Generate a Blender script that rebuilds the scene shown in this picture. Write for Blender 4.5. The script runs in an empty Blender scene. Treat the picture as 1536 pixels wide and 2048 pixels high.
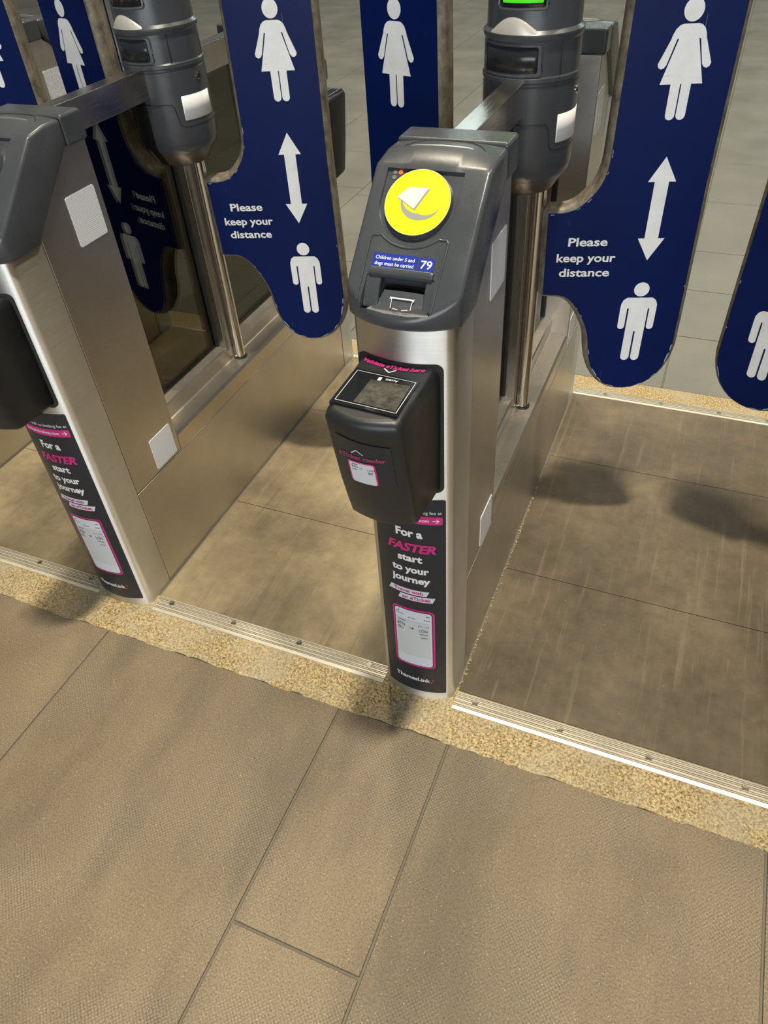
import bpy, bmesh, math, random
from math import sin, cos, pi, radians, sqrt
from mathutils import Matrix, Vector
random.seed(7)
S = bpy.context.scene
COL = S.collection

# ------------------------------------------------------------------ camera
CAM_H = 1.6
pitch, yaw, roll, FPX = 0.745060, -0.444547, -0.079523, 1466.72
fw = Vector((sin(yaw)*cos(pitch), cos(yaw)*cos(pitch), -sin(pitch)))
r0 = fw.cross(Vector((0, 0, 1))).normalized(); u0 = r0.cross(fw)
rt = r0*cos(roll)+u0*sin(roll); up = -r0*sin(roll)+u0*cos(roll)
cam = bpy.data.cameras.new('camera'); camo = bpy.data.objects.new('camera', cam); COL.objects.link(camo)
camo.matrix_world = Matrix(((rt.x, up.x, -fw.x, 0), (rt.y, up.y, -fw.y, 0), (rt.z, up.z, -fw.z, CAM_H), (0, 0, 0, 1)))
cam.sensor_fit = 'HORIZONTAL'; cam.sensor_width = 36; cam.lens = 36*FPX/1536; cam.clip_start = 0.02
S.camera = camo

# ------------------------------------------------------------------ light
S.view_settings.view_transform = 'Standard'; S.view_settings.look = 'None'
S.view_settings.gamma = 1; S.view_settings.use_curve_mapping = False
S.view_settings.exposure = 0.0
W = bpy.data.worlds.new('station_air'); S.world = W; W.use_nodes = True
bg = W.node_tree.nodes['Background']; bg.inputs[0].default_value = (0.80, 0.86, 0.88, 1); bg.inputs[1].default_value = 0.11

def area(name, loc, target, sx, sy, power, colr):
    l = bpy.data.lights.new(name, 'AREA'); l.shape = 'RECTANGLE'; l.size = sx; l.size_y = sy; l.energy = power; l.color = colr
    o = bpy.data.objects.new(name, l); COL.objects.link(o); o.location = loc
    o.rotation_euler = (Vector(target)-Vector(loc)).to_track_quat('-Z', 'Y').to_euler(); return o
area('hall_lamp_overhead', (0.30, 0.65, 10.0), (-0.2, 1.20, 0), 0.8, 0.30, 1100, (1, .92, .74))
area('hall_lamp_rear_left', (-3.4, 7.5, 11.0), (-0.7, 1.0, 0), 0.7, 0.5, 430, (1, .88, .66))
area('hall_lamp_rear_right', (2.8, 6.0, 10.0), (-0.4, 1.0, 0), 0.7, 0.5, 260, (1, .88, .66))
area('front_fill', (1.2, -6.5, 1.9), (-0.4, 1.5, 0.9), 6.0, 3.0, 370, (.88, .95, 1))  # unseen cool panel, added to light the upright faces but not the floor
area('far_floor_fill', (-1.0, 12.5, 5.2), (-1.0, 10.5, 0), 10.0, 0.5, 230, (.82, 1, .97))  # added out of view to brighten the far floor

# ------------------------------------------------------------------ materials
def mat(name):
    m = bpy.data.materials.new(name); m.use_nodes = True
    nt = m.node_tree; b = nt.nodes['Principled BSDF']; return m, nt, b
def lnk(nt, a, b): nt.links.new(a, b)
def coord(nt, scale=(1, 1, 1), rot=(0, 0, 0)):
    tc = nt.nodes.new('ShaderNodeTexCoord'); mp = nt.nodes.new('ShaderNodeMapping')
    mp.inputs['Scale'].default_value = scale; mp.inputs['Rotation'].default_value = rot
    lnk(nt, tc.outputs['Object'], mp.inputs['Vector']); return mp.outputs['Vector']
def noise(nt, vec, scale, detail=4, rough=.55):
    n = nt.nodes.new('ShaderNodeTexNoise'); n.inputs['Scale'].default_value = scale
    n.inputs['Detail'].default_value = detail; n.inputs['Roughness'].default_value = rough
    lnk(nt, vec, n.inputs['Vector']); return n.outputs['Fac']
def ramp(nt, fac, stops):
    r = nt.nodes.new('ShaderNodeValToRGB'); e = r.color_ramp.elements
    while len(e) < len(stops): e.new(0.5)
    for i, (p, c) in enumerate(stops):
        e[i].position = p; e[i].color = (*c, 1) if len(c) == 3 else c
    lnk(nt, fac, r.inputs['Fac']); return r.outputs['Color']
def mixc(nt, fac, a, b, mode='MIX'):
    n = nt.nodes.new('ShaderNodeMix'); n.data_type = 'RGBA'; n.blend_type = mode
    for s, v in ((0, fac), (6, a), (7, b)):
        if hasattr(v, 'links'): lnk(nt, v, n.inputs[s])
        else: n.inputs[s].default_value = v if s == 0 else (*v, 1)
    return n.outputs[2]
def bump(nt, b, h, strength=.2, dist=.001):
    n = nt.nodes.new('ShaderNodeBump'); n.inputs['Strength'].default_value = strength; n.inputs['Distance'].default_value = dist
    lnk(nt, h, n.inputs['Height']); lnk(nt, n.outputs['Normal'], b.inputs['Normal'])
def math_n(nt, op, a, b=0.0):
    n = nt.nodes.new('ShaderNodeMath'); n.operation = op
    for i, v in ((0, a), (1, b)):
        if hasattr(v, 'links'): lnk(nt, v, n.inputs[i])
        else: n.inputs[i].default_value = v
    return n.outputs[0]

def plain(name, colr, rough=.5, metal=0, spec=.5, emis=None, es=0):
    m, nt, b = mat(name); b.inputs['Base Color'].default_value = (*colr, 1)
    b.inputs['Roughness'].default_value = rough; b.inputs['Metallic'].default_value = metal
    b.inputs['Specular IOR Level'].default_value = spec
    if emis: b.inputs['Emission Color'].default_value = (*emis, 1); b.inputs['Emission Strength'].default_value = es
    return m
def steel(name, base, rough, scale, tilt=0.0, aniso=0, arot=0.0):
    m, nt, b = mat(name); b.inputs['Metallic'].default_value = 1
    v = coord(nt, scale, (tilt, 0, 0)); f = noise(nt, v, 1.0, 5, .6)
    v2 = coord(nt); g = noise(nt, v2, 7, 5, .6)
    dark = tuple(c*.92 for c in base); lite = tuple(min(1, c*1.05) for c in base)
    c1 = ramp(nt, f, [(.3, dark), (.7, lite)])
    c2 = mixc(nt, .5, c1, ramp(nt, g, [(.35, (.84, .83, .81)), (.65, (1, 1, 1))]), 'MULTIPLY')
    lnk(nt, c2, b.inputs['Base Color'])
    lnk(nt, ramp(nt, f, [(.3, (rough-.03,)*3), (.7, (rough+.05,)*3)]), b.inputs['Roughness'])
    bump(nt, b, f, .025, .0002)
    if aniso:
        t = nt.nodes.new('ShaderNodeTangent'); t.direction_type = 'RADIAL'; t.axis = 'Z'; lnk(nt, t.outputs[0], b.inputs['Tangent'])
        b.inputs['Anisotropic'].default_value = aniso; b.inputs['Anisotropic Rotation'].default_value = arot
    return m
def plastic(name, colr, rough, grain=900):
    m, nt, b = mat(name); v = coord(nt); n = noise(nt, v, grain, 2); n2 = noise(nt, v, 9, 5, .65)
    lnk(nt, mixc(nt, ramp(nt, n2, [(.4, (0, 0, 0)), (.75, (1, 1, 1))]), colr, tuple(c*1.25 for c in colr)), b.inputs['Base Color'])
    lnk(nt, ramp(nt, n2, [(.3, (rough-.05,)*3), (.75, (rough+.10,)*3)]), b.inputs['Roughness'])
    b.inputs['Specular IOR Level'].default_value = .5
    bump(nt, b, n, .22, .0004); return m

M = {}
M['steel_side'] = steel('brushed_steel_sides', (.63, .60, .555), .38, (60, 60, 900), radians(25))
M['steel_nose'] = steel('brushed_steel_nose', (.78, .765, .72), .42, (14, 14, 1100), aniso=.85, arot=.25)
M['steel_ledge'] = steel('worn_steel_ledge', (.66, .60, .52), .36, (60, 500, 60))
M['steel_post'] = steel('steel_post', (.40, .385, .36), .28, (700, 700, 10))
M['steel_rail'] = steel('steel_rail', (.60, .57, .53), .24, (700, 12, 700))
M['chrome'] = plain('polished_steel', (.70, .68, .64), .10, 1)
M['grey'] = plastic('dark_grey_plastic', (.054, .059, .066), .25)
M['grey_soft'] = plastic('charcoal_textured_plastic', (.015, .0165, .019), .40, 700)
M['black'] = plain('black_rubber', (.010, .010, .011), .55)
M['black_gloss'] = plain('black_gloss', (.012, .013, .015), .08)
M['smoke'] = plain('smoky_sensor_plastic', (.016, .018, .022), .24)
M['floor_sheen'] = plain('collar_floor_sheen', (.105, .085, .062), .32, .4)  # brown reflection of the floor painted into the pod's plastic
M['white'] = plain('white_print', (.80, .80, .80), .45)
M['label_blue'] = plain('blue_label', (.010, .030, .30), .35)
M['yellow'] = plain('yellow_disc', (.84, .66, .0), .40)
M['cream'] = plain('cream_card', (.66, .65, .60), .45)
M['swoosh'] = plain('grey_print', (.30, .30, .29), .4)
M['pink'] = plain('pink_print', (.60, .022, .20), .45)
M['darkpink'] = plain('dark_pink_print', (.30, .04, .13), .45)
M['navy_ad'] = plain('dark_advert', (.016, .020, .028), .38)
M['phone'] = plain('phone_screen_print', (.62, .65, .70), .4)
M['phone_grey'] = plain('phone_card_print', (.55, .57, .58), .4)
M['ink'] = plain('dark_print', (.02, .022, .03), .5)
M['marker_white'] = plain('white_marker_film', (.80, .80, .79), .35)
M['red_led'] = plain('red_led', (.8, .1, .03), .3, emis=(1, .15, .03), es=.8)
M['dull_led'] = plain('unlit_led', (.16, .18, .16), .3)
M['green_led'] = plain('green_display', (.02, .1, .01), .3, emis=(.10, .85, .02), es=.8)
M['dome'] = plain('silver_beacon', (.62, .585, .52), .38, .35)
M['screw'] = plain('zinc_screw', (.30, .27, .22), .35, 1)
M['scuff'] = plain('worn_silver', (.34, .34, .33), .35, .6)

def mk_reflector():
    m, nt, b = mat('honeycomb_reflector'); v = coord(nt); vo = nt.nodes.new('ShaderNodeTexVoronoi'); vo.feature = 'DISTANCE_TO_EDGE'
    vo.inputs['Scale'].default_value = 260; vo.inputs['Randomness'].default_value = .15; lnk(nt, v, vo.inputs['Vector'])
    lnk(nt, ramp(nt, vo.outputs['Distance'], [(.06, (.52, .54, .62)), (.16, (.88, .89, .93))]), b.inputs['Base Color'])
    b.inputs['Roughness'].default_value = .3; return m
M['reflector'] = mk_reflector()

def mk_blue():
    m, nt, b = mat('navy_sign_vinyl')
    sc = None
    for rot, s in (((0, .5, 0), (260, 30, 9)), ((0, -1.1, 0), (330, 30, 12)), ((0, 1.3, 0), (300, 30, 10))):
        n = noise(nt, coord(nt, s, rot), 1, 1, .4)
        f = ramp(nt, n, [(.80, (0, 0, 0)), (.83, (1, 1, 1))])
        sc = f if sc is None else mixc(nt, 1.0, sc, f, 'ADD')
    n = noise(nt, coord(nt), 5, 3)
    base = ramp(nt, n, [(.3, (.0012, .0078, .066)), (.7, (.0016, .0100, .080))])
    lnk(nt, mixc(nt, sc, base, (.16, .19, .30)), b.inputs['Base Color'])
    b.inputs['Roughness'].default_value = .38; b.inputs['Specular IOR Level'].default_value = .12; return m
M['blue'] = mk_blue()
def mk_core():
    m, nt, b = mat('scuffed_foam_edge'); v = coord(nt, (1, 1, .6)); n = noise(nt, v, 45, 6, .7)
    lnk(nt, ramp(nt, n, [(.30, (.060, .052, .040)), (.55, (.185, .155, .112)), (.75, (.30, .25, .17))]), b.inputs['Base Color'])
    b.inputs['Roughness'].default_value = .5; bump(nt, b, n, .3, .002); return m
M['core'] = mk_core()
def mk_glass():
    m = bpy.data.materials.new('smoked_glass'); m.use_nodes = True; nt = m.node_tree
    for n in list(nt.nodes): nt.nodes.remove(n)
    o = nt.nodes.new('ShaderNodeOutputMaterial'); t = nt.nodes.new('ShaderNodeBsdfTransparent'); g = nt.nodes.new('ShaderNodeBsdfGlossy')
    t.inputs['Color'].default_value = (.29, .29, .25, 1); g.inputs['Roughness'].default_value = 0.0
    fr = nt.nodes.new('ShaderNodeFresnel'); fr.inputs['IOR'].default_value = 1.62
    mx = nt.nodes.new('ShaderNodeMixShader'); ge = nt.nodes.new('ShaderNodeNewGeometry'); lnk(nt, math_n(nt, 'MULTIPLY', fr.outputs[0], math_n(nt, 'SUBTRACT', 1.0, ge.outputs['Backfacing'])), mx.inputs[0]); lnk(nt, t.outputs[0], mx.inputs[1]); lnk(nt, g.outputs[0], mx.inputs[2])
    lnk(nt, mx.outputs[0], o.inputs[0]); return m
M['glass'] = mk_glass()

def mk_slab():
    m, nt, b = mat('dimpled_brown_paving'); v = coord(nt)
    big = noise(nt, v, 1.6, 4, .5); med = noise(nt, coord(nt, (3.2, 1.1, 1), (0, 0, .25)), 1.2, 5, .6); fine = noise(nt, v, 260, 3, .7)
    base = ramp(nt, big, [(.30, (.180, .136, .086)), (.70, (.290, .222, .142))])
    base = mixc(nt, ramp(nt, med, [(.48, (0, 0, 0)), (.70, (.8, .8, .8))]), base, (.125, .097, .070))
    base = mixc(nt, .75, base, ramp(nt, fine, [(.32, (.42, .41, .39)), (.52, (.95, .95, .95)), (.70, (1.6, 1.56, 1.45))]), 'MULTIPLY')
    # fine studs worn into the tread
    vo = nt.nodes.new('ShaderNodeTexVoronoi'); vo.inputs['Scale'].default_value = 165; vo.inputs['Randomness'].default_value = .12
    vo.voronoi_dimensions = '2D'; lnk(nt, coord(nt, (1, 1, 1), (0, 0, .78)), vo.inputs['Vector'])
    stud = ramp(nt, vo.outputs['Distance'], [(.18, (1, 1, 1)), (.5, (0, 0, 0))])
    wear = ramp(nt, noise(nt, v, 3.4, 3, .5), [(.40, (0, 0, 0)), (.60, (1, 1, 1))])
    sw = mixc(nt, 1.0, stud, wear, 'MULTIPLY')
    base = mixc(nt, sw, mixc(nt, wear, base, (.80, .80, .80), 'MULTIPLY'), mixc(nt, .28, base, (.36, .32, .26)))
    # glitter grains
    sp = nt.nodes.new('ShaderNodeTexVoronoi'); sp.inputs['Scale'].default_value = 75; lnk(nt, v, sp.inputs['Vector'])
    grains = ramp(nt, sp.outputs['Distance'], [(.055, (1, 1, 1)), (.085, (0, 0, 0))])
    base = mixc(nt, grains, base, (.55, .46, .30))
    lnk(nt, base, b.inputs['Base Color']); b.inputs['Roughness'].default_value = .62; b.inputs['Specular IOR Level'].default_value = .35
    hs = math_n(nt, 'ADD', math_n(nt, 'MULTIPLY', sw, .6), math_n(nt, 'MULTIPLY', fine, .5))
    bump(nt, b, hs, .35, .0012); return m
M['slab'] = mk_slab()
def mk_tile_far():
    m, nt, b = mat('grey_concourse_tile'); v = coord(nt); n = noise(nt, v, 2.2, 6, .6); f = noise(nt, v, 180, 3, .7)
    ge = nt.nodes.new('ShaderNodeNewGeometry'); sx = nt.nodes.new('ShaderNodeSeparateXYZ')
    base = ramp(nt, n, [(.3, (.160, .150, .122)), (.7, (.225, .212, .176))])
    base = mixc(nt, .5, base, ramp(nt, f, [(.3, (.7, .7, .7)), (.65, (1.1, 1.1, 1.1))]), 'MULTIPLY')
    lnk(nt, base, b.inputs['Base Color']); lnk(nt, ramp(nt, n, [(.3, (.38,)*3), (.7, (.52,)*3)]), b.inputs['Roughness']); bump(nt, b, f, .1, .0008); return m
M['far_tile'] = mk_tile_far()
def mk_kerb():
    m, nt, b = mat('sandy_rough_screed'); v = coord(nt); n = noise(nt, v, 190, 6, .75); g = noise(nt, v, 8, 4, .6)
    base = ramp(nt, n, [(.38, (.10, .075, .040)), (.49, (.40, .295, .145)), (.60, (.70, .54, .30))])
    base = mixc(nt, ramp(nt, g, [(.42, (0, 0, 0)), (.66, (1, 1, 1))]), base, mixc(nt, .62, base, (.44, .385, .285)))
    lnk(nt, base, b.inputs['Base Color']); b.inputs['Roughness'].default_value = .9; b.inputs['Specular IOR Level'].default_value = .2
    bump(nt, b, n, .7, .003); return m
M['kerb'] = mk_kerb()
M['grout'] = plain('grey_grout', (.165, .145, .112), .9)
def mk_cement():
    m, nt, b = mat('pale_cement_patch'); v = coord(nt); n = noise(nt, v, 70, 6, .7)
    lnk(nt, ramp(nt, n, [(.3, (.20, .185, .15)), (.7, (.44, .41, .34))]), b.inputs['Base Color']); b.inputs['Roughness'].default_value = .9; bump(nt, b, n, .5, .002); return m
M['cement'] = mk_cement()
def mk_mat(name, tones, streak, dirt):
    m, nt, b = mat(name); v = coord(nt)
    big = noise(nt, v, 2.0, 3, .5); st = noise(nt, coord(nt, (46, 1.8, 1), (0, 0, .10)), 1, 6, .7); st2 = noise(nt, coord(nt, (70, 5, 1), (0, 0, -.5)), 1, 4, .7)
    f = noise(nt, v, 300, 2); sw = noise(nt, v, 22, 7, .72)
    base = ramp(nt, big, [(.34, tones[0]), (.50, tones[1]), (.64, tones[2])])
    base = mixc(nt, .55, base, ramp(nt, sw, [(.35, (.66, .66, .66)), (.68, (1.25, 1.22, 1.15))]), 'MULTIPLY')
    base = mixc(nt, ramp(nt, st, [(.56, (0, 0, 0)), (.78, (streak,)*3)]), base, (.42, .34, .22))
    base = mixc(nt, ramp(nt, st2, [(.66, (0, 0, 0)), (.76, (streak*.8,)*3)]), base, (.42, .34, .22))
    base = mixc(nt, ramp(nt, st, [(.24, (dirt,)*3), (.42, (0, 0, 0))]), base, (.045, .038, .030))
    lnk(nt, base, b.inputs['Base Color']); lnk(nt, ramp(nt, sw, [(.3, (.40,)*3), (.7, (.55,)*3)]), b.inputs['Roughness'])
    b.inputs['Specular IOR Level'].default_value = .3
    bump(nt, b, f, .12, .0006); return m
M['mat'] = mk_mat('scuffed_brown_rubber', ((.095, .074, .050), (.135, .104, .069), (.185, .144, .093)), .32, .45)
M['mat_dusty_lit'] = mk_mat('dusty_lit_tan_rubber', ((.135, .104, .066), (.250, .197, .122), (.360, .285, .172)), .45, .55)  # paler tones hold both dust and the aisle's uneven light
def mk_alu():
    m, nt, b = mat('ivory_aluminium'); v = coord(nt, (6, 200, 200)); n = noise(nt, v, 1, 5, .6)
    lnk(nt, ramp(nt, n, [(.3, (.50, .45, .36)), (.7, (.74, .68, .56))]), b.inputs['Base Color']); b.inputs['Metallic'].default_value = .45; b.inputs['Roughness'].default_value = .42; return m
M['alu'] = mk_alu()

# ------------------------------------------------------------------ helpers
def link(name, me, m, parent=None, mtx=None, smooth=False, bevel=0, seg=2, label=None, ang=40):
    o = bpy.data.objects.new(name, me); COL.objects.link(o)
    me.name = name
    if m is not None: me.materials.clear(); me.materials.append(m)
    if parent is not None: o.parent = parent
    if mtx is not None: o.matrix_basis = mtx
    if smooth or bevel:
        for p in me.polygons: p.use_smooth = True
        if not bevel or True:
            try: me.set_sharp_from_angle(angle=radians(ang))
            except Exception: pass
    if bevel:
        b = o.modifiers.new('bevel', 'BEVEL'); b.width = bevel; b.segments = seg; b.limit_method = 'ANGLE'; b.angle_limit = radians(35); b.harden_normals = False
        for p in me.polygons: p.use_smooth = True
        me.set_sharp_from_angle(angle=radians(180))
        b.harden_normals = True
    if label: o['label'] = label
    return o
def bm_mesh(bm, recalc=True):
    if recalc: bmesh.ops.recalc_face_normals(bm, faces=bm.faces)
    me = bpy.data.meshes.new('m'); bm.to_mesh(me); bm.free(); return me
def b_box(bm, x0, x1, y0, y1, z0, z1):
    v = [bm.verts.new(p) for p in ((x0, y0, z0), (x1, y0, z0), (x1, y1, z0), (x0, y1, z0), (x0, y0, z1), (x1, y0, z1), (x1, y1, z1), (x0, y1, z1))]
    for f in ((3, 2, 1, 0), (4, 5, 6, 7), (0, 1, 5, 4), (1, 2, 6, 5), (2, 3, 7, 6), (3, 0, 4, 7)): bm.faces.new([v[i] for i in f])
def box(name, m, x0, x1, y0, y1, z0, z1, parent=None, bevel=.002, **k):
    bm = bmesh.new(); b_box(bm, x0, x1, y0, y1, z0, z1); return link(name, bm_mesh(bm), m, parent, bevel=bevel, **k)
def b_prism(bm, pts, f0, f1):
    """side walls and two n-gon caps between two mappings of one outline"""
    a = [bm.verts.new(f0(*p)) for p in pts]; b = [bm.verts.new(f1(*p)) for p in pts]; n = len(pts)
    bm.faces.new(list(reversed(a))); bm.faces.new(b)
    for i in range(n): bm.faces.new((a[i], a[(i+1) % n], b[(i+1) % n], b[i]))
def prism(name, m, pts, f0, f1, parent=None, bevel=0, **k):
    bm = bmesh.new(); b_prism(bm, pts, f0, f1); return link(name, bm_mesh(bm), m, parent, bevel=bevel, **k)
def plate(name, m, pts, n0, n1, parent=None, mtx=None, bevel=0, **k):
    return prism(name, m, pts, lambda x, y: (x, y, n0), lambda x, y: (x, y, n1), parent, bevel, mtx=mtx, **k)
def rr(x0, y0, x1, y1, r, n=5):
    out = []
    for cx, cy, a0 in ((x1-r, y0+r, -90), (x1-r, y1-r, 0), (x0+r, y1-r, 90), (x0+r, y0+r, 180)):
        for i in range(n+1):
            a = radians(a0+90*i/n); out.append((cx+r*cos(a), cy+r*sin(a)))
    return out
def circ(cx, cy, rx, ry=None, n=40): return [(cx+rx*cos(2*pi*i/n), cy+(ry or rx)*sin(2*pi*i/n)) for i in range(n)]
def stad(x0, y0, r0_, x1, y1, r1_, n=8):
    a = math.atan2(y1-y0, x1-x0); out = []
    for i in range(n+1): t = a+pi/2+pi*i/n; out.append((x0+r0_*cos(t), y0+r0_*sin(t)))
    for i in range(n+1): t = a-pi/2+pi*i/n; out.append((x1+r1_*cos(t), y1+r1_*sin(t)))
    return out
def offset(pts, d):
    n = len(pts); out = []
    for i in range(n):
        p0, p, p1 = Vector(pts[i-1]), Vector(pts[i]), Vector(pts[(i+1) % n])
        e0 = (p-p0).normalized(); e1 = (p1-p).normalized()
        n0 = Vector((e0.y, -e0.x)); n1 = Vector((e1.y, -e1.x)); nn = (n0+n1)
        if nn.length < 1e-6: nn = n0
        nn.normalize(); k = max(.5, nn.dot(n0)); out.append(tuple(p+nn*d/k))
    return out
def text(s, x, y, cap, width=None, align='L', bold=0.0, shear=0.0, flip=1):
    """flat glyph polygons of a word; cap = capital height"""
    c = bpy.data.curves.new('t', 'FONT'); c.body = s; c.size = cap/.682; c.shear = shear; c.offset = bold*cap
    c.resolution_u = 3
    o = bpy.data.objects.new('t', c); me = bpy.data.meshes.new_from_object(o)
    xs = [v.co.x for v in me.vertices]; a, b = min(xs), max(xs); k = 1 if not width else width/(b-a)
    ox = {'L': 0, 'C': -.5*(b-a)*k, 'R': -(b-a)*k}[align]
    P = [[(x+flip*((me.vertices[i].co.x-a)*k+ox), y+flip*me.vertices[i].co.y) for i in p.vertices] for p in me.polygons]
    bpy.data.meshes.remove(me); bpy.data.objects.remove(o); bpy.data.curves.remove(c); return P
def sheet(name, m, polys, fmap, parent=None, mtx=None, cut=0, label=None, smooth=False):
    """thin printed film: polygons given in 2D, laid on a surface by fmap"""
    bm = bmesh.new()
    for p in polys:
        vs = [bm.verts.new((q[0], q[1], 0)) for q in p]
        try: bm.faces.new(vs)
        except ValueError: pass
    bmesh.ops.remove_doubles(bm, verts=bm.verts, dist=1e-6)
    bmesh.ops.recalc_face_normals(bm, faces=bm.faces)
    for f in bm.faces:
        if f.normal.z < 0: f.normal_flip()
    if cut:
        xs = [v.co.x for v in bm.verts]; k = math.ceil(min(xs)/cut)
        while k*cut < max(xs):
            bmesh.ops.bisect_plane(bm, geom=bm.verts[:]+bm.edges[:]+bm.faces[:], plane_co=(k*cut, 0, 0), plane_no=(1, 0, 0)); k += 1
    for v in bm.verts: v.co = Vector(fmap(v.co.x, v.co.y))
    me = bpy.data.meshes.new('m'); bm.to_mesh(me); bm.free()
    return link(name, me, m, parent, mtx, smooth=smooth, label=label)
def flat(n): return lambda u, v: (u, v, n)
def b_tube(bm, pts, r, seg=10, cap=True):
    rings = []; n = len(pts); P = [Vector(p) for p in pts]
    ref = Vector((0, 0, 1))
    for i in range(n):
        d = (P[min(i+1, n-1)]-P[max(i-1, 0)]).normalized(); a = d.cross(ref)
        if a.length < 1e-3: a = d.cross(Vector((1, 0, 0)))
        a.normalize(); b = d.cross(a); rad = r[i] if isinstance(r, (list, tuple)) else r
        rings.append([bm.verts.new(P[i]+(a*cos(2*pi*k/seg)+b*sin(2*pi*k/seg))*rad) for k in range(seg)])
    for i in range(n-1):
        for k in range(seg): bm.faces.new((rings[i][k], rings[i][(k+1) % seg], rings[i+1][(k+1) % seg], rings[i+1][k]))
    if cap: bm.faces.new(rings[0]); bm.faces.new(list(reversed(rings[-1])))
def tube(name, m, pts, r, seg=12, parent=None, **k):
    bm = bmesh.new(); b_tube(bm, pts, r, seg); return link(name, bm_mesh(bm), m, parent, smooth=True, **k)
def lathe(name, m, prof, cx, cy, parent=None, seg=48, **k):
    bm = bmesh.new(); rings = []
    for (r, z) in prof:
        if r < 1e-6: rings.append([bm.verts.new((cx, cy, z))])
        else: rings.append([bm.verts.new((cx+r*cos(2*pi*i/seg), cy+r*sin(2*pi*i/seg), z)) for i in range(seg)])
    for a, b in zip(rings, rings[1:]):
        for i in range(seg):
            j = (i+1) % seg
            q = [a[i % len(a)], a[j % len(a)], b[j % len(b)], b[i % len(b)]]
            q = list(dict.fromkeys(q)); bm.faces.new(q)
    return link(name, bm_mesh(bm), m, parent, smooth=True, ang=28, **k)
def empty(name, loc, label=None, cat=None, group=None):
    o = bpy.data.objects.new(name, None); COL.objects.link(o); o.location = loc; o.empty_display_size = .1
    if label: o['label'] = label
    if cat: o['category'] = cat
    if group: o['group'] = group
    return o
def tag(o, label, cat, group=None):
    o['label'] = label; o['category'] = cat
    if group: o['group'] = group
    return o
def struct(o): o['kind'] = 'structure'; return o
def kids(o): return [c for c in bpy.data.objects if c.parent == o]
def copy_tree(o, parent=None, rz=None):
    c = o.copy(); COL.objects.link(c); c.parent = parent
    for ch in kids(o): copy_tree(ch, c)
    return c

# ------------------------------------------------------------------ ground
GATES = [-2.241, -1.325, -0.409, 0.507]
GY = 1.705
def slabs(name, m, cells, gap, z0, z1):
    bm = bmesh.new()
    for (x0, x1, y0, y1) in cells: b_box(bm, x0+gap, x1-gap, y0+gap, y1-gap, z0, z1)
    return struct(link(name, bm_mesh(bm), m, bevel=.002, seg=1))
struct(box('floor_grout', M['grout'], -14, 10, -6, 18, -.06, -.004, bevel=0)).name = 'floor'
cells = []
xj = [-5.6, -4.9, -4.2, -3.5, -2.75, -2.02, -1.295, -.575, -.29, .408, 1.12, 1.42, 2.1, 2.8, 3.5, 4.2]
for i, (a, b) in enumerate(zip(xj, xj[1:])):
    narrow = b-a < .35
    top = .866
    if narrow: ys = [top, .337, -.36, -1.1, -1.8, -2.6, -3.4]
    else:
        ys = [top, -.42 if i % 2 else -.30, -1.2, -2.1, -3.0, -3.9]
    for y1, y0 in zip(ys, ys[1:]): cells.append((a, b, y0, y1))
slabs('floor_paving', M['slab'], cells, .0026, -.03, 0.0)
cells = []
xs = [-2.65+.66*k for k in range(-14, 19)]
for i, (a, b) in enumerate(zip(xs, xs[1:])):
    if abs(a+.01) < .02: ys = [2.545, 2.958, 3.39, 3.82, 4.487, 5.14, 5.81, 6.8]
    elif abs(a+2.65) < .02: ys = [2.545, 3.32, 4.25, 4.9, 5.6, 6.3, 7.0]
    else: ys = [2.545, 2.9+random.random()*.4]
    while ys[-1] < 17: ys.append(ys[-1]+random.choice((.44, .66, .88)))
    for y0, y1 in zip(ys, ys[1:]): cells.append((a, b, y0, y1))
slabs('floor_concourse', M['far_tile'], cells, .0022, -.03, 0.0)
rk = random.Random(21); edge = []; x = -6.0; jy = 0
while x < 5.0:
    jy = .6*jy+rk.gauss(0, .0016); edge.append((x, .8615+jy)); x += rk.uniform(.008, .022) if -2.2 < x < .9 else .08
struct(prism('trim_1', M['kerb'], edge+[(5.0, .8615), (5.0, 1.02), (-6.0, 1.02)], lambda x, y: (x, y, -.03), lambda x, y: (x, y, .0014)))
struct(box('trim_2', M['kerb'], -6, 5, 2.405, 2.543, -.03, .0006, bevel=0))
struct(box('floor_slab', M['grout'], -6, 5, 1.02, 2.405, -.03, 0.0004, bevel=0))

# aisle mats and threshold strips
def strip(label, x0, x1, y0, w, screws, sy):
    t = empty('threshold_strip', (0, y0, 0), label, 'metal strip', 'aluminium threshold strips at the aisle ends')
    prof = [(0, .001), (0, .004)]
    for g in (.20, .28, .42, .50, .62, .70, .80, .88):
        yy = w*g; prof += [(yy-.0012, .0058), (yy-.0009, .0020), (yy+.0009, .0020), (yy+.0012, .0058)]
    prof += [(w-.003, .0058), (w, .004), (w, .001)]
    prism('ribbed_plate', M['alu'], prof, lambda a, b: (x0, a, b), lambda a, b: (x1, a, b), t)
    for sx in screws:
        bm = bmesh.new(); b_tube(bm, [(sx, sy-y0, .004), (sx, sy-y0, .0066), (sx, sy-y0, .0060)], [.0085, .0075, .003], 16)
        link('screw', bm_mesh(bm), M['screw'], t, smooth=True)
    return t
strip('ribbed ivory threshold strip in front of the mat right of gate 79', -.314, .416, .956, .052, (-.263, -.052, .153, .359), .988)
strip('ribbed ivory threshold strip between gate 79 and the gate to its left', -1.222, -.502, .966, .052, (-1.178, -.970, -.763, -.555), 1.003)
strip('ribbed ivory threshold strip at the left edge, front of the leftmost mat', -2.14, -1.417, .966, .052, (-1.47, -1.67, -1.88, -2.08), 1.003)
strip('dull threshold strip at the far end of the mat right of gate 79', -.316, .416, 2.408, .045, (-.2, 0, .2, .36), 2.43)
strip('dull threshold strip at the far end of the mat between the two gates', -1.232, -.502, 2.408, .045, (-1.1, -.87, -.65), 2.43)
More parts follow.
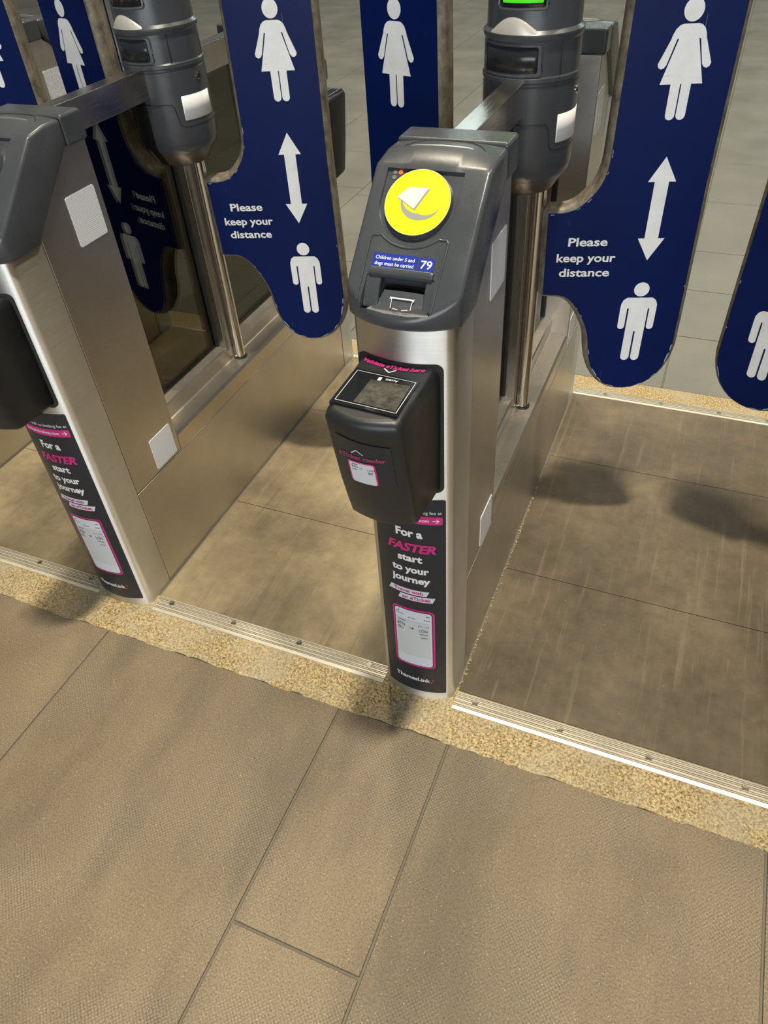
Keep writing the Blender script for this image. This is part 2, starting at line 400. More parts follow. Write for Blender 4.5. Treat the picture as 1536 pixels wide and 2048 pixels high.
for x0, x1, lab, mk in ((-.316, .414, 'scuffed brown rubber mat in the aisle right of gate 79', 'mat'),
                    (-1.232, -.502, 'dusty, brightly lit tan rubber mat between gate 79 and the gate to its left', 'mat_dusty_lit'),
                    (-2.148, -1.418, 'scuffed tan rubber mat at the left edge of the photo', 'mat_dusty_lit')):
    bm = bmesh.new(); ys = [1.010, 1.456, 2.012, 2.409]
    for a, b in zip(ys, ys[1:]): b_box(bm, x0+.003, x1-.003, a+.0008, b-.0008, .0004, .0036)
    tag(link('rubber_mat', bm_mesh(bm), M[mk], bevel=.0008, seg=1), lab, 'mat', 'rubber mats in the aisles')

# ------------------------------------------------------------------ the gate
NSAG, NW = .024, .090
def arc(x, w=NW, sag=NSAG):
    R = (w*w+sag*sag)/(2*sag); x = max(-w*1.12, min(w*1.12, x)); return -.744+R-sqrt(R*R-x*x)
SL = Matrix(((1, 0, 0, 0), (0, .7337, -.6794, -.705), (0, .6794, .7337, 1.09), (0, 0, 0, 1)))   # card reader slope frame
def on_nose(off): return lambda u, z: (u, arc(u)-off*.97, z)

def build_half(g):
    """everything on the passenger end of the cabinet; local y is negative towards the passenger"""
    # curved nose
    pts = []
    N = 60
    for i in range(N+1):
        x = -NW+2*NW*i/N; e = max(0, (abs(x)-.076)/.014); y = arc(x)+.013*(1-sqrt(max(0, 1-e*e)))
        pts.append((x, y))
    pts += [(NW, -.6275), (-NW, -.6275)]
    prism('nose_cabinet', M['steel_nose'], pts, lambda x, y: (x, y, .0), lambda x, y: (x, y, 1.036), g, smooth=True, ang=50)
    prism('upper_side_panel', M['steel_side'], [(-.6235, .3445), (-.4185, .3445), (-.4185, 1.170), (-.480, 1.170), (-.6235, 1.075)], lambda y, z: (-.0885, y, z), lambda y, z: (.0885, y, z), g, bevel=.0025)
    # reader head
    xs = [-.097+.194*i/26 for i in range(27)]
    bm = bmesh.new(); rows = []
    for x in xs:
        yf = arc(x, .097, .036)-.008
        z1 = 1.09+(yf+.705)/1.08
        yt = -.570; crown = .006*(1-(x/.097)**2)
        rows.append([bm.verts.new(p) for p in ((x, yf+.004, 1.024), (x, yf, 1.032), (x, yf, z1), (x, yt, 1.215), (x, -.525, 1.222+crown), (x, -.479, 1.222+crown), (x, -.479, 1.176), (x, -.615, 1.048), (x, -.635, 1.024))])
    n = len(rows[0])
    for a, b in zip(rows, rows[1:]):
        for k in range(n): bm.faces.new((a[k], a[(k+1) % n], b[(k+1) % n], b[k]))
    bm.faces.new(rows[0]); bm.faces.new(list(reversed(rows[-1])))
    me = bm_mesh(bm); head = link('reader_head', me, M['grey'], g)
    bv = head.modifiers.new('bevel', 'BEVEL'); bv.width = .007; bv.segments = 3; bv.limit_method = 'ANGLE'; bv.angle_limit = radians(28)
    # ticket scoop cut into the slope
    def cutter(pts, n0, n1):
        bm = bmesh.new(); b_prism(bm, pts, lambda u, v: (u, v, n0), lambda u, v: (u, v, n1)); me = bm_mesh(bm)
        o = bpy.data.objects.new('cut', me); COL.objects.link(o); o.parent = g; o.matrix_basis = SL
        md = head.modifiers.new('cut', 'BOOLEAN'); md.object = o; md.operation = 'DIFFERENCE'; md.solver = 'EXACT'; return o
    c1 = cutter([(-.066, -.050), (-.020, -.0565), (.020, -.0570), (.052, -.052), (.048, .004), (.036, .010), (-.052, .010), (-.064, .003)], -.022, .05)
    c2 = cutter(rr(-.040, -.022, .034, .004, .004), -.055, .0)
    c3 = cutter([(-.0735, .1775)] + [(-.0095+.064*cos(a), .123+.064*sin(a)) for a in [pi+pi*i/24 for i in range(25)]] + [(.0545, .1775)], -.0050, .02)
    bpy.context.view_layer.update(); dg = bpy.context.evaluated_depsgraph_get(); dg.update()
    nm = bpy.data.meshes.new_from_object(head.evaluated_get(dg)); nm.name = 'reader_head'
    head.modifiers.clear(); head.data = nm
    for p in nm.polygons: p.use_smooth = True
    nm.set_sharp_from_angle(angle=radians(38))
    for o in (c1, c2, c3): bpy.data.objects.remove(o)
    bm = bmesh.new(); b_box(bm, -.097, .097, -.4775, -.4140, 1.168, 1.2275); me = bm_mesh(bm)
    link('head_rear_cap', me, M['grey'], g, bevel=.007, seg=3)
    # slope furniture (sub-parts of the head)
    sp = dict(parent=head, mtx=SL)
    c = circ(-.0095, .123, .0565, n=64); d = circ(-.0095, .123, .0535, n=64)
    bm = bmesh.new(); b_prism(bm, c, lambda u, v: (u, v, -.007), lambda u, v: (-.0095+(u+.0095)*.955, .123+(v-.123)*.955, .0032)); link('pad_bezel', bm_mesh(bm), M['grey'], smooth=True, ang=25, **sp)
    disc = plate('yellow_card_pad', M['yellow'], d, .0, .0040, label='bright yellow round card pad', **sp)
    sh = [(-.0095+.0535*cos(2*pi*i/64), .123+.0535*sin(2*pi*i/64)) for i in range(64)]
    sheet('pad_edge_line', plain_cream, [[sh[i], sh[(i+1) % 64], (-.0095+(sh[(i+1) % 64][0]+.0095)*.985, .123+(sh[(i+1) % 64][1]-.123)*.985), (-.0095+(sh[i][0]+.0095)*.985, .123+(sh[i][1]-.123)*.985)] for i in range(64)], flat(.0042), **sp)
    # swoosh and card picture
    sw = []
    o1, o2 = [], []
    for i in range(21):
        t = i/20
        # outer edge and inner edge of the tapering sweep
        a = radians(165+t*185)
        o1.append((-.004+.0325*cos(a)+.001*t, .123+.0285*sin(a)))
        wd = .0105*sin(pi*min(1, .18+.82*(1-t)))**.8*(1 if t < .55 else max(0, (1-t)/.45))
        o2.append((o1[-1][0]-wd*cos(a)*.9, o1[-1][1]-wd*sin(a)))
    quads = [[o1[i], o1[i+1], o2[i+1], o2[i]] for i in range(20)]
    sheet('swoosh_print', M['swoosh'], quads+[[(-.0255, .1448), (.0062, .1450), (-.0105, .1092), (-.0425, .1270)]], flat(.0043), **sp)
    sheet('card_print', M['cream'], [[(-.0281, .1462), (.0040, .1462), (-.0128, .1115), (-.0445, .1287)]], flat(.0046), **sp)
    for (u, v, k) in ((-.0521, .1731, 'red_led'), (-.0613, .1728, 'dull_led'), (-.0610, .1642, 'dull_led')):
        plate('indicator_light', M[k], circ(u, v, .0036, n=16), -.007, -.0040, label='glowing orange indicator light' if k == 'red_led' else None, **sp)
    # raised frame around notice and ticket mouth
    bm = bmesh.new()
    pth = [(-.072, -.040), (-.0735, .060), (-.0705, .0665), (-.0600, .0672)] + [(-.0095+.0725*cos(a), .123+.0725*sin(a)) for a in [radians(228+84*i/12) for i in range(13)]] + [(.041, .0685), (.0525, .0685), (.0552, .063), (.054, -.048)]
    b_tube(bm, [(u, v, .0000) for u, v in pth], .0020, 8); link('mouth_rim', bm_mesh(bm), M['grey'], smooth=True, **sp)
    # lip over the slot
    bm = bmesh.new()
    lp = [(0.002, .0005), (.002, .0035), (-.004, .0055), (-.010, .0045), (-.0135, -.001), (-.0125, -.009), (-.006, -.014), (.002, -.014)]
    b_prism(bm, lp, lambda v, n: (-.062, v+.0145, n), lambda v, n: (.045, v+.0145, n)); link('mouth_lip', bm_mesh(bm), M['grey'], parent=head, mtx=SL, bevel=.003, seg=3)
    # cheeks either side of the mouth
    for (a, b) in ((-.066, -.0405), (.0345, .0520)):
        bm = bmesh.new(); b_prism(bm, [(-.046, -.016), (.006, -.016), (.006, -.002), (-.012, -.0035), (-.040, -.012)], lambda v, n: (a, v, n), lambda v, n: (b, v, n))
        link('mouth_cheek', bm_mesh(bm), M['grey'], parent=head, mtx=SL, bevel=.004, seg=3)
    plate('ticket_slot', M['black'], rr(-.038, -.0205, .032, .003, .003), -.0545, -.035, **sp)
    # tray tongue
    bm = bmesh.new(); rows = []
    for i in range(11):
        t = i/10; v = -.013-.040*t; half = .0335+.022*t**1.8; nn = -.0165+.0015*t+.012*max(0, t-.55)**1.2*2
        rows.append([bm.verts.new((-.003-half, v, nn)), bm.verts.new((-.003-half*.5, v-.003*t, nn+.001)), bm.verts.new((-.003, v-.0045*t, nn+.0015)), bm.verts.new((-.003+half*.5, v-.003*t, nn+.001)), bm.verts.new((-.003+half, v, nn))])
    for a, b in zip(rows, rows[1:]):
        for k in range(4): bm.faces.new((a[k], b[k], b[k+1], a[k+1]))
    ret = bmesh.ops.extrude_face_region(bm, geom=bm.faces[:])
    for e in ret['geom']:
        if isinstance(e, bmesh.types.BMVert): e.co.z -= .012
    link('ticket_tray', bm_mesh(bm), M['grey'], smooth=True, **sp)
    def bar(x0, y0, x1, y1, w):
        dx, dy = x1-x0, y1-y0; L = sqrt(dx*dx+dy*dy); px, py = -dy/L*w/2, dx/L*w/2
        return [(x0+px, y0+py), (x0-px, y0-py), (x1-px, y1-py), (x1+px, y1+py)]
    tk = [bar(-.021, -.0262, .0185, -.0262, .0022), bar(-.0185, -.027, -.0155, -.0445, .0010), bar(.0165, -.027, .0180, -.0445, .0010), bar(-.021, -.0245, -.021, -.029, .0012), bar(.0185, -.0245, .0185, -.029, .0012),
          bar(-.012, -.0445, -.002, -.0462, .001), bar(.004, -.0462, .014, -.0445, .001)]
    sheet('ticket_mark', M['white'], tk, lambda u, v: (u, v, -.0122 + max(0, (-.013-v)/.04*.0015)+.012*2*max(0, (-.013-v)/.04-.55)**1.2), **sp)
    # notice labels
    plate('blue_notice', M['label_blue'], rr(-.0612, .0150, .0140, .0382, .0015), .0001, .0010, label='blue notice: Children under 5 and dogs must be carried', **sp)
    plate('number_plate', M['label_blue'], rr(.0165, .0155, .0412, .0382, .0015), .0001, .0010, label='blue gate number label', **sp)
    sheet('notice_lettering', M['white'], text('Children under 5 and', -.0238, .0285, .0056, .0650, 'C', .015)+text('dogs must be carried', -.0236, .0190, .0056, .0650, 'C', .015), flat(.0013), **sp)
    # top grip bar and scuffs
    bm = bmesh.new(); b_tube(bm, [(-.056, -.514, 1.2245), (-.048, -.514, 1.2262), (-.003, -.514, 1.2278), (.040, -.514, 1.2265), (.048, -.514, 1.2245)], .0024, 8); link('worn_ridge', bm_mesh(bm), M['scuff'], parent=head, smooth=True)
    crest = lambda x: 1.2222+.006*(1-(x/.097)**2)
    bm = bmesh.new(); b_tube(bm, [(x, -.4855-.030*abs(x/.068)**4, crest(x)) for x in [-.068+.136*i/24 for i in range(25)]], .0008, 6); link('lid_seam', bm_mesh(bm), M['black'], parent=head, smooth=True)
    # eTicket reader
    secs = []
    def rsec(z, yf, ins):
        p = []
        p.append((.0680-ins, -.708)); 
        xr, xl = .0600-ins, -.0700+ins; r = .014
        for i in range(6):
            a = radians(0+75*i/5); p.append((xr-r+r*cos(a), yf+r+.002-r*sin(a)))
        for i in range(1, 9):
            t = i/9; x = (xr-r+r*cos(radians(75)))*(1-t)+(xl+r-r*cos(radians(75)))*t
            p.append((x, yf+.0022-.011*sin(pi*t)))
        for i in range(6):
            a = radians(105+75*i/5); p.append((xl+r+r*cos(a), yf+r+.002-r*sin(a)))
        p.append((-.0780+ins, -.708))
        return [(x, y, z) for x, y in p]
    zs = [(.6955, -.832, .014), (.6985, -.840, .006), (.706, -.846, .001), (.75, -.858, .0005), (.80, -.870, 0), (.86, -.882, 0), (.92, -.893, 0), (.942, -.897, 0), (.952, -.893, .003), (.957, -.884, .011)]
    bm = bmesh.new(); R = [[bm.verts.new(p) for p in rsec(*a)] for a in zs]; n = len(R[0])
    for v in R[-1]: v.co.z = .957+.004*max(0, min(1, (v.co.y+.884)/.165))
    for a, b in zip(R, R[1:]):
        for k in range(n): bm.faces.new((a[k], a[(k+1) % n], b[(k+1) % n], b[k]))
    bm.faces.new(list(reversed(R[0]))); bm.faces.new(R[-1])
    rd = link('eticket_reader', bm_mesh(bm), M['grey_soft'], g, smooth=True, ang=180, label='charcoal eTicket scanner box on the front of the gate')
    w = rd.modifiers.new('wn', 'WEIGHTED_NORMAL'); w.weight = 100
    gk = rr(-.0820, .6915, .0725, .967, .014)
    sheet('gasket', M['black'], [gk], on_nose(.0022), rd, cut=.01)
    zt = .9575
    ztop = lambda y: .957+.004*max(0, min(1, (y+.884)/.165))
    tp = lambda off: (lambda x, y: (x, y, ztop(y)+off))
    plate('scan_window', M['black_gloss'], [(-.066, -.873), (.049, -.880), (.049, -.779), (-.066, -.772)], .9550, .9605, rd, label='glossy dark scanner window with a white border line')
    def frame(q, w):
        qi = offset(q, -w) if (q[1][0]-q[0][0])*(q[2][1]-q[1][1])-(q[1][1]-q[0][1])*(q[2][0]-q[1][0]) > 0 else offset(q, w)
        return [[q[i], q[(i+1) % 4], qi[(i+1) % 4], qi[i]] for i in range(4)]
    sheet('window_border', M['phone'], frame([(-.060, -.866), (.0455, -.873), (.0455, -.785), (-.060, -.778)], .0011), flat(.9612), rd)
    sheet('window_floor', window_floor, [[(-.030, -.863), (.042, -.868), (.040, -.797), (-.028, -.797)]], flat(.9609), rd)
    sheet('window_lettering', M['white'], text('Access', .0165, -.7885, .0062, .0215, 'L', .02, flip=-1)+[rr(-.0175, -.797, -.0115, -.7872, .0008, 2)], flat(.9613), rd)
    sheet('pink_lettering', M['pink'], text('Validate eTicket here', -.008, 0, .0094, .110, 'C', .05, .2), lambda u, v: (u, arc(u)-.0145+v, ztop(arc(u)-.0145+v)+.0008), rd, cut=.008)
    sheet('arrow_mark', M['white'], [bar(-.0195, -.7605, -.0085, -.7695, .0022), bar(-.0085, -.7695, .0012, -.7608, .0022)], tp(.0008), rd)
    # label on the reader's front
    def on_front(off):
        def f(u, z):
            yf = next(a[1]+(b[1]-a[1])*(z-a[0])/(b[0]-a[0]) for a, b in zip(zs, zs[1:]) if z <= b[0])
            k = min(1, max(0, (u+.0596)/.1092)); return (u, yf+.0022-.011*sin(pi*k)-off-.0006, z)
        return f
    st = sheet('scanner_label', M['navy_ad'], [[(-.0525, .820), (.0410, .812), (.0415, .9080), (-.0530, .9200)]], on_front(.0009), rd, cut=.008, smooth=True)
    sheet('label_lettering', M['darkpink'], text('eTicket reader', -.010, .8745, .0090, .083, 'C', .05, 0), on_front(.0016), rd, cut=.008)
    sheet('label_arrow', M['phone'], [bar(-.0255, .8870, -.0150, .8960, .0018), bar(-.0150, .8960, -.0050, .8868, .0018)], on_front(.0016), rd, cut=.008)
    sheet('label_phone_edge', M['pink'], [rr(-.0370, .8160, .0125, .8680, .005)], on_front(.0014), rd, cut=.008)
    sheet('label_phone', M['phone'], [rr(-.0345, .8160, .0100, .8655, .004)], on_front(.0019), rd, cut=.008)
    lt = text('BTN', -.030, .8530, .0042)+text('LON', -.0015, .8510, .0042)+text('->', -.0155, .8515, .0040)
    for q in ((-.030, .8475, .009), (-.002, .8465, .009), (-.002, .8435, .008), (-.029, .8605, .011)): lt.append([(q[0], q[1]), (q[0]+q[2], q[1]), (q[0]+q[2], q[1]+.0012), (q[0], q[1]+.0012)])
    sheet('label_ticket_print', M['ink'], lt, on_front(.0023), rd, cut=.008)
    # tall advert wrapped round the nose
    ad = sheet('advert_panel', M['navy_ad'], [rr(-.074, .030, .0750, .672, .004, 3)], on_nose(.0012), g, cut=.006, smooth=True, label='tall dark advert wrapped around the curved nose')
    on = lambda o: on_nose(.0012+o)
    wl = text('Start with no booking fee at', .0680, .6350, .0080, .116, 'R', .0)
    sheet('booking_lettering', M['white'], wl, on(.0006), ad, cut=.006)
    sheet('brand_lettering', M['white'], text('ThamesLink', -.006, .0720, .0130, .0880, 'C', .03), on(.0006), ad, cut=.006)
    for hl in (text('For a', .0020, .5680, .0200, .0570, 'C', .055), text('start', .0015, .4960, .0185, .0540, 'C', .055)+text('to your', .0010, .4620, .0185, .0820, 'C', .055)+text('journey', .0010, .4310, .0185, .0860, 'C', .055)): sheet('headline_lettering', M['white'], hl, on(.0006), ad, cut=.006)
    sheet('pink_lettering', M['pink'], text('FASTER', .0050, .5260, .0215, .104, 'C', .06, .25), on(.0006), ad, cut=.006)
    sheet('red_slash', plain_red, [bar(.0400, .0700, .0465, .0860, .0022)], on(.0006), ad, cut=.006)
    sheet('web_bar', M['pink'], [rr(-.060, .6075, .0695, .6285, .003, 3)], on(.0005), ad, cut=.006)
    sheet('web_lettering', M['white'], text('thameslinkrailway.com', .0440, .6145, .0082, .098, 'R', .02)+[bar(.0500, .6180, .0630, .6180, .0016), bar(.0630, .6180, .0575, .6230, .0016), bar(.0630, .6180, .0575, .6130, .0016)], on(.0010), ad, cut=.006)
    sheet('tag_shape', M['phone'], [[(-.0530, .3915), (.0350, .3915), (.0415, .4075), (-.0465, .4075)], [(-.0310, .3715), (.0475, .3715), (.0540, .3880), (-.0245, .3880)]], on(.0005), ad, cut=.006)
    sheet('tag_lettering', M['pink'], text('Travel with', -.0060, .3955, .0088, .0680, 'C', .045)+text('an eTicket', .0115, .3755, .0088, .0640, 'C', .045), on(.0010), ad, cut=.006)
    sheet('phone_edge', M['pink'], [rr(-.0475, .1300, .0515, .3420, .012)], on(.0005), ad, cut=.006)
    sheet('phone_bezel', plain_red_dark, [rr(-.0435, .1345, .0475, .3375, .010)], on(.0009), ad, cut=.006)
    sheet('phone_screen', M['phone'], [rr(-.0415, .1370, .0455, .3355, .009)], on(.0013), ad, cut=.006)
    on2 = lambda u, z: on(.0021)(u-.003, z-.0135)
    sheet('ticket_card', M['phone_grey'], [[(-.039, .1700), (.042, .1700), (.042, .3000), (-.039, .3000)]], on(.0017), ad, cut=.006)
    tp2 = text('BTN', -.0330, .2900, .0100, .0180)+text('LON', .0200, .2810, .0100, .0185)+text('eTicket', .003, .3230, .0042, None, 'C')+text('Railcard', -.036, .3290, .0040)+text('Close', .0450, .3230, .0042, None, 'R')
    tp2 += text('BTN - LON', .0420, .3000, .0035, None, 'R')+[bar(-.004, .2880, .006, .2880, .0014), bar(.006, .2880, .0025, .2910, .0016), bar(.006, .2880, .0025, .2850, .0016)]
    for (x, z, w) in ((-.033, .2830, .010), (-.033, .2780, .014), (.020, .2720, .020), (.024, .2600, .016), (-.031, .3080, .018), (-.034, .3370, .006), (.036, .3370, .008)): tp2.append([(x, z), (x+w, z), (x+w, z+.0018), (x, z+.0018)])
    sheet('ticket_print', M['ink'], tp2, on2, ad, cut=.006)
    # reflective markers on both flanks
    for s in (1, -1):
        for (z0, z1) in ((.978, 1.083), (.354, .449)):
            o = prism('reflective_marker', M['reflector'], rr(-.527, z0, -.437, z1, .005), lambda y, z: (s*.0884, y, z), lambda y, z: (s*.0897, y, z), g, label='white honeycomb reflective marker')
    # rail and glass of this half
    box('top_rail', M['steel_rail'], -.0215, .0215, -.425, -.085, 1.160, 1.224, g, bevel=.002)
    box('glass_pane', M['glass'], -.005, .005, -.4195, -.046, .452, 1.160, g, bevel=0, label='smoked glass panel')
    for (y0, y1) in ((-.4205, -.408), (-.054, -.044)):
        for q in (1, -1): box('glass_seal', M['black'], .0052 if q > 0 else -.012, .012 if q > 0 else -.0052, y0, y1, .454, 1.159, g, bevel=0)
    return head

plain_cream = plain('pale_yellow_line', (.82, .78, .40), .4)
plain_red = plain('red_print', (.55, .05, .07), .45)
plain_red_dark = plain('maroon_print', (.09, .008, .035), .45)
def mk_winfloor():
    m, nt, b = mat('scratched_window_glass'); v = coord(nt); n = noise(nt, v, 60, 6, .75); n2 = noise(nt, coord(nt, (400, 40, 1), (0, 0, .7)), 1, 2)
    c = ramp(nt, n, [(.35, (.035, .035, .03)), (.7, (.12, .115, .10))]); c = mixc(nt, ramp(nt, n2, [(.72, (0, 0, 0)), (.78, (1, 1, 1))]), c, (.45, .45, .42))
    lnk(nt, c, b.inputs['Base Color']); b.inputs['Roughness'].default_value = .15; return m
window_floor = mk_winfloor()

PANEL = [(.022, .945), (.060, .945), (.088, .955), (.118, .984), (.134, 1.010), (.143, 1.045), (.144, 1.10), (.147, 1.34), (.148, 1.40), (.158, 1.455), (.180, 1.50), (.215, 1.525), (.250, 1.532), (.285, 1.525), (.320, 1.50), (.343, 1.455), (.351, 1.40), (.353, 1.33), (.352, 1.00), (.357, .76), (.359, .61), (.354, .572), (.338, .532), (.312, .503), (.283, .488), (.252, .483), (.222, .488), (.196, .503), (.174, .530), (.160, .562), (.153, .595), (.148, .632), (.138, .664), (.120, .698), (.100, .727), (.082, .742), (.064, .748), (.026, .749)]
PANEL = list(reversed(PANEL))
def smooth_outline(pts, it=1):
    for _ in range(it):
        out = []
        for i in range(len(pts)):
            p, q = Vector(pts[i]), Vector(pts[(i+1) % len(pts)])
            if (q-p).length > .06: out += [tuple(p), tuple(q)] if not out or (Vector(out[-1])-p).length > 1e-6 else [tuple(q)]
            else: out += [tuple(p*.75+q*.25), tuple(p*.25+q*.75)]
        o2 = [out[0]]
        for a in out[1:]:
            if (Vector(a)-Vector(o2[-1])).length > 1e-4: o2.append(a)
        pts = o2
    return pts
def woman():
    P = [circ(.257, 1.3235, .0185, .0195, 28)]
    P.append([(.2385, 1.2765), (.2165, 1.1985), (.2985, 1.1985), (.2760, 1.2765)])          # dress
    sh = [(.2375, 1.2765)]
    P.append([(.2300, 1.2765), (.2240, 1.2760), (.2262, 1.2840), (.2305, 1.2930), (.2370, 1.2990), (.2440, 1.3010), (.2705, 1.3010), (.2775, 1.2990), (.2840, 1.2930), (.2880, 1.2840), (.2900, 1.2760), (.2845, 1.2765)])
    P.append([(.2220, 1.2765), (.2360, 1.2765)][:0] or [(.2244, 1.2765), (.2354, 1.2765), (.2233, 1.2330), (.2195, 1.2275), (.2140, 1.2255), (.2085, 1.2285), (.2065, 1.2345)])
    P.append([(.2900, 1.2765), (.2792, 1.2765), (.2906, 1.2330), (.2945, 1.2275), (.3000, 1.2255), (.3055, 1.2285), (.3075, 1.2345)])
    for a, b in ((.2380, .2565), (.2590, .2775)): P.append([(b, 1.1985), (a, 1.1985)]+[((a+b)/2-(b-a)/2*cos(t), 1.1420-(b-a)/2*sin(t)) for t in [pi*i/8 for i in range(9)]])
    return P
def man():
    P = [circ(.2585, .7615, .0178, .0180, 28)]
    P.append([(.2160, .7120), (.2165, .7230), (.2205, .7340), (.2290, .7405), (.2880, .7405), (.2965, .7340), (.3010, .7230), (.3015, .7120)])
    P.append([(.2365, .7120), (.2365, .6500), (.2815, .6500), (.2815, .7120)])
    for a, b in ((.2160, .2325), (.2850, .3015)): P.append([(a, .7120), (b, .7120)]+[((a+b)/2+(b-a)/2*cos(t), .6645-(b-a)/2*sin(t)) for t in [pi*i/8 for i in range(9)]])
    for a, b in ((.2365, .2570), (.2610, .2815)): P.append([(b, .6500), (a, .6500)]+[((a+b)/2-(b-a)/2*cos(t), .5780-(b-a)/2*sin(t)) for t in [pi*i/8 for i in range(9)]])
    return P
def split_torso(P): return P
ARROW = [(.2575, 1.062), (.2280, 1.0105), (.2425, 1.0105), (.2425, .8860), (.2280, .8860), (.2575, .8340), (.2870, .8860), (.2725, .8860), (.2725, 1.0105), (.2870, 1.0105)]
TH = radians(16.5)
def paddle(g, s):
    """s=+1: free end to the right of the post, s=-1: to its left"""
    mx = lambda pts: [(s*x, z) for x, z in pts]
    out = smooth_outline(PANEL, 1); body = offset(out, .012)
    mtx = Matrix.Translation((s*.050, 0, 0)) @ Matrix.Rotation(s*TH, 4, 'Z')
    bm = bmesh.new(); b_prism(bm, mx(body), lambda x, z: (x, -.028, z), lambda x, z: (x, .028, z))
    core = link('barrier_paddle', bm_mesh(bm), M['core'], g, mtx=mtx, bevel=.019, seg=4)
    for m in core.modifiers: m.angle_limit = radians(50)
    core['label'] = 'tall dark blue paddle with white figures, double arrow and wording' 
    bm = bmesh.new(); b_prism(bm, mx(out), lambda x, z: (x, -.0310, z), lambda x, z: (x, -.0270, z)); link('blue_face', bm_mesh(bm), M['blue'], core, label='navy blue face of the paddle')
    bm = bmesh.new(); b_prism(bm, mx(out), lambda x, z: (x, .0270, z), lambda x, z: (x, .0310, z)); link('blue_back', bm_mesh(bm), M['blue'], core)
    fm = lambda x, z: (x, -.0316, z)
    def fix(polys): return [mx(p) for p in polys]
    sheet('woman_symbol', white_sign, fix(woman()), fm, core, label='white woman figure')
    sheet('double_arrow', white_sign, fix([ARROW]), fm, core, label='white double-headed arrow')
    sheet('man_symbol', white_sign, fix(man()), fm, core, label='white man figure')
    tx = s*.1175
    sheet('sign_lettering', M['white'], text('Please', tx, .8700, .0190, .0890, 'C', .034)+text('keep your', tx, .8320, .0190, .1350, 'C', .034)+text('distance', tx, .7960, .0190, .1170, 'C', .034), fm, core, label='white wording: Please keep your distance')
    # torn vinyl edges: small curled slivers along the rim
    bm = bmesh.new(); rnd = random.Random(11+s)
    for k in range(26):
        i = rnd.randrange(len(out)); p = Vector(out[i]); q = Vector(out[(i+1) % len(out)]); e = q-p
        if e.length < 1e-4: continue
        t = rnd.random(); c = p+e*t; L = rnd.uniform(.004, .014) if c.y > .62 else rnd.uniform(.012, .034); d = e.normalized(); nn = Vector((-d.y, d.x)); w = rnd.uniform(.0008, .0024) if c.y > .62 else rnd.uniform(.0015, .0040); c = c+nn*.0008
        vs = [c-d*L/2, c+d*L/2, c+d*L*.3+nn*w, c-d*L*.25+nn*w*.7]
        bm.faces.new([bm.verts.new((s*v.x, -.0318, v.y)) for v in vs])
    link('torn_vinyl', bm_mesh(bm, False), torn, core)['kind'] = 'stuff'
    return core
def mk_whitesign():
    m, nt, b = mat('scuffed_white_vinyl'); n = noise(nt, coord(nt), 24, 5, .7); n2 = noise(nt, coord(nt, (40, 40, 400), (0, .15, 0)), 1, 1)
    c = ramp(nt, n, [(.25, (.74, .74, .74)), (.6, (.85, .85, .85))]); c = mixc(nt, ramp(nt, n2, [(.80, (0, 0, 0)), (.84, (.8, .8, .8))]), c, (.35, .33, .32))
    lnk(nt, c, b.inputs['Base Color']); b.inputs['Roughness'].default_value = .5; return m
white_sign = mk_whitesign()
torn = plain('torn_vinyl_white', (.30, .33, .45), .5)

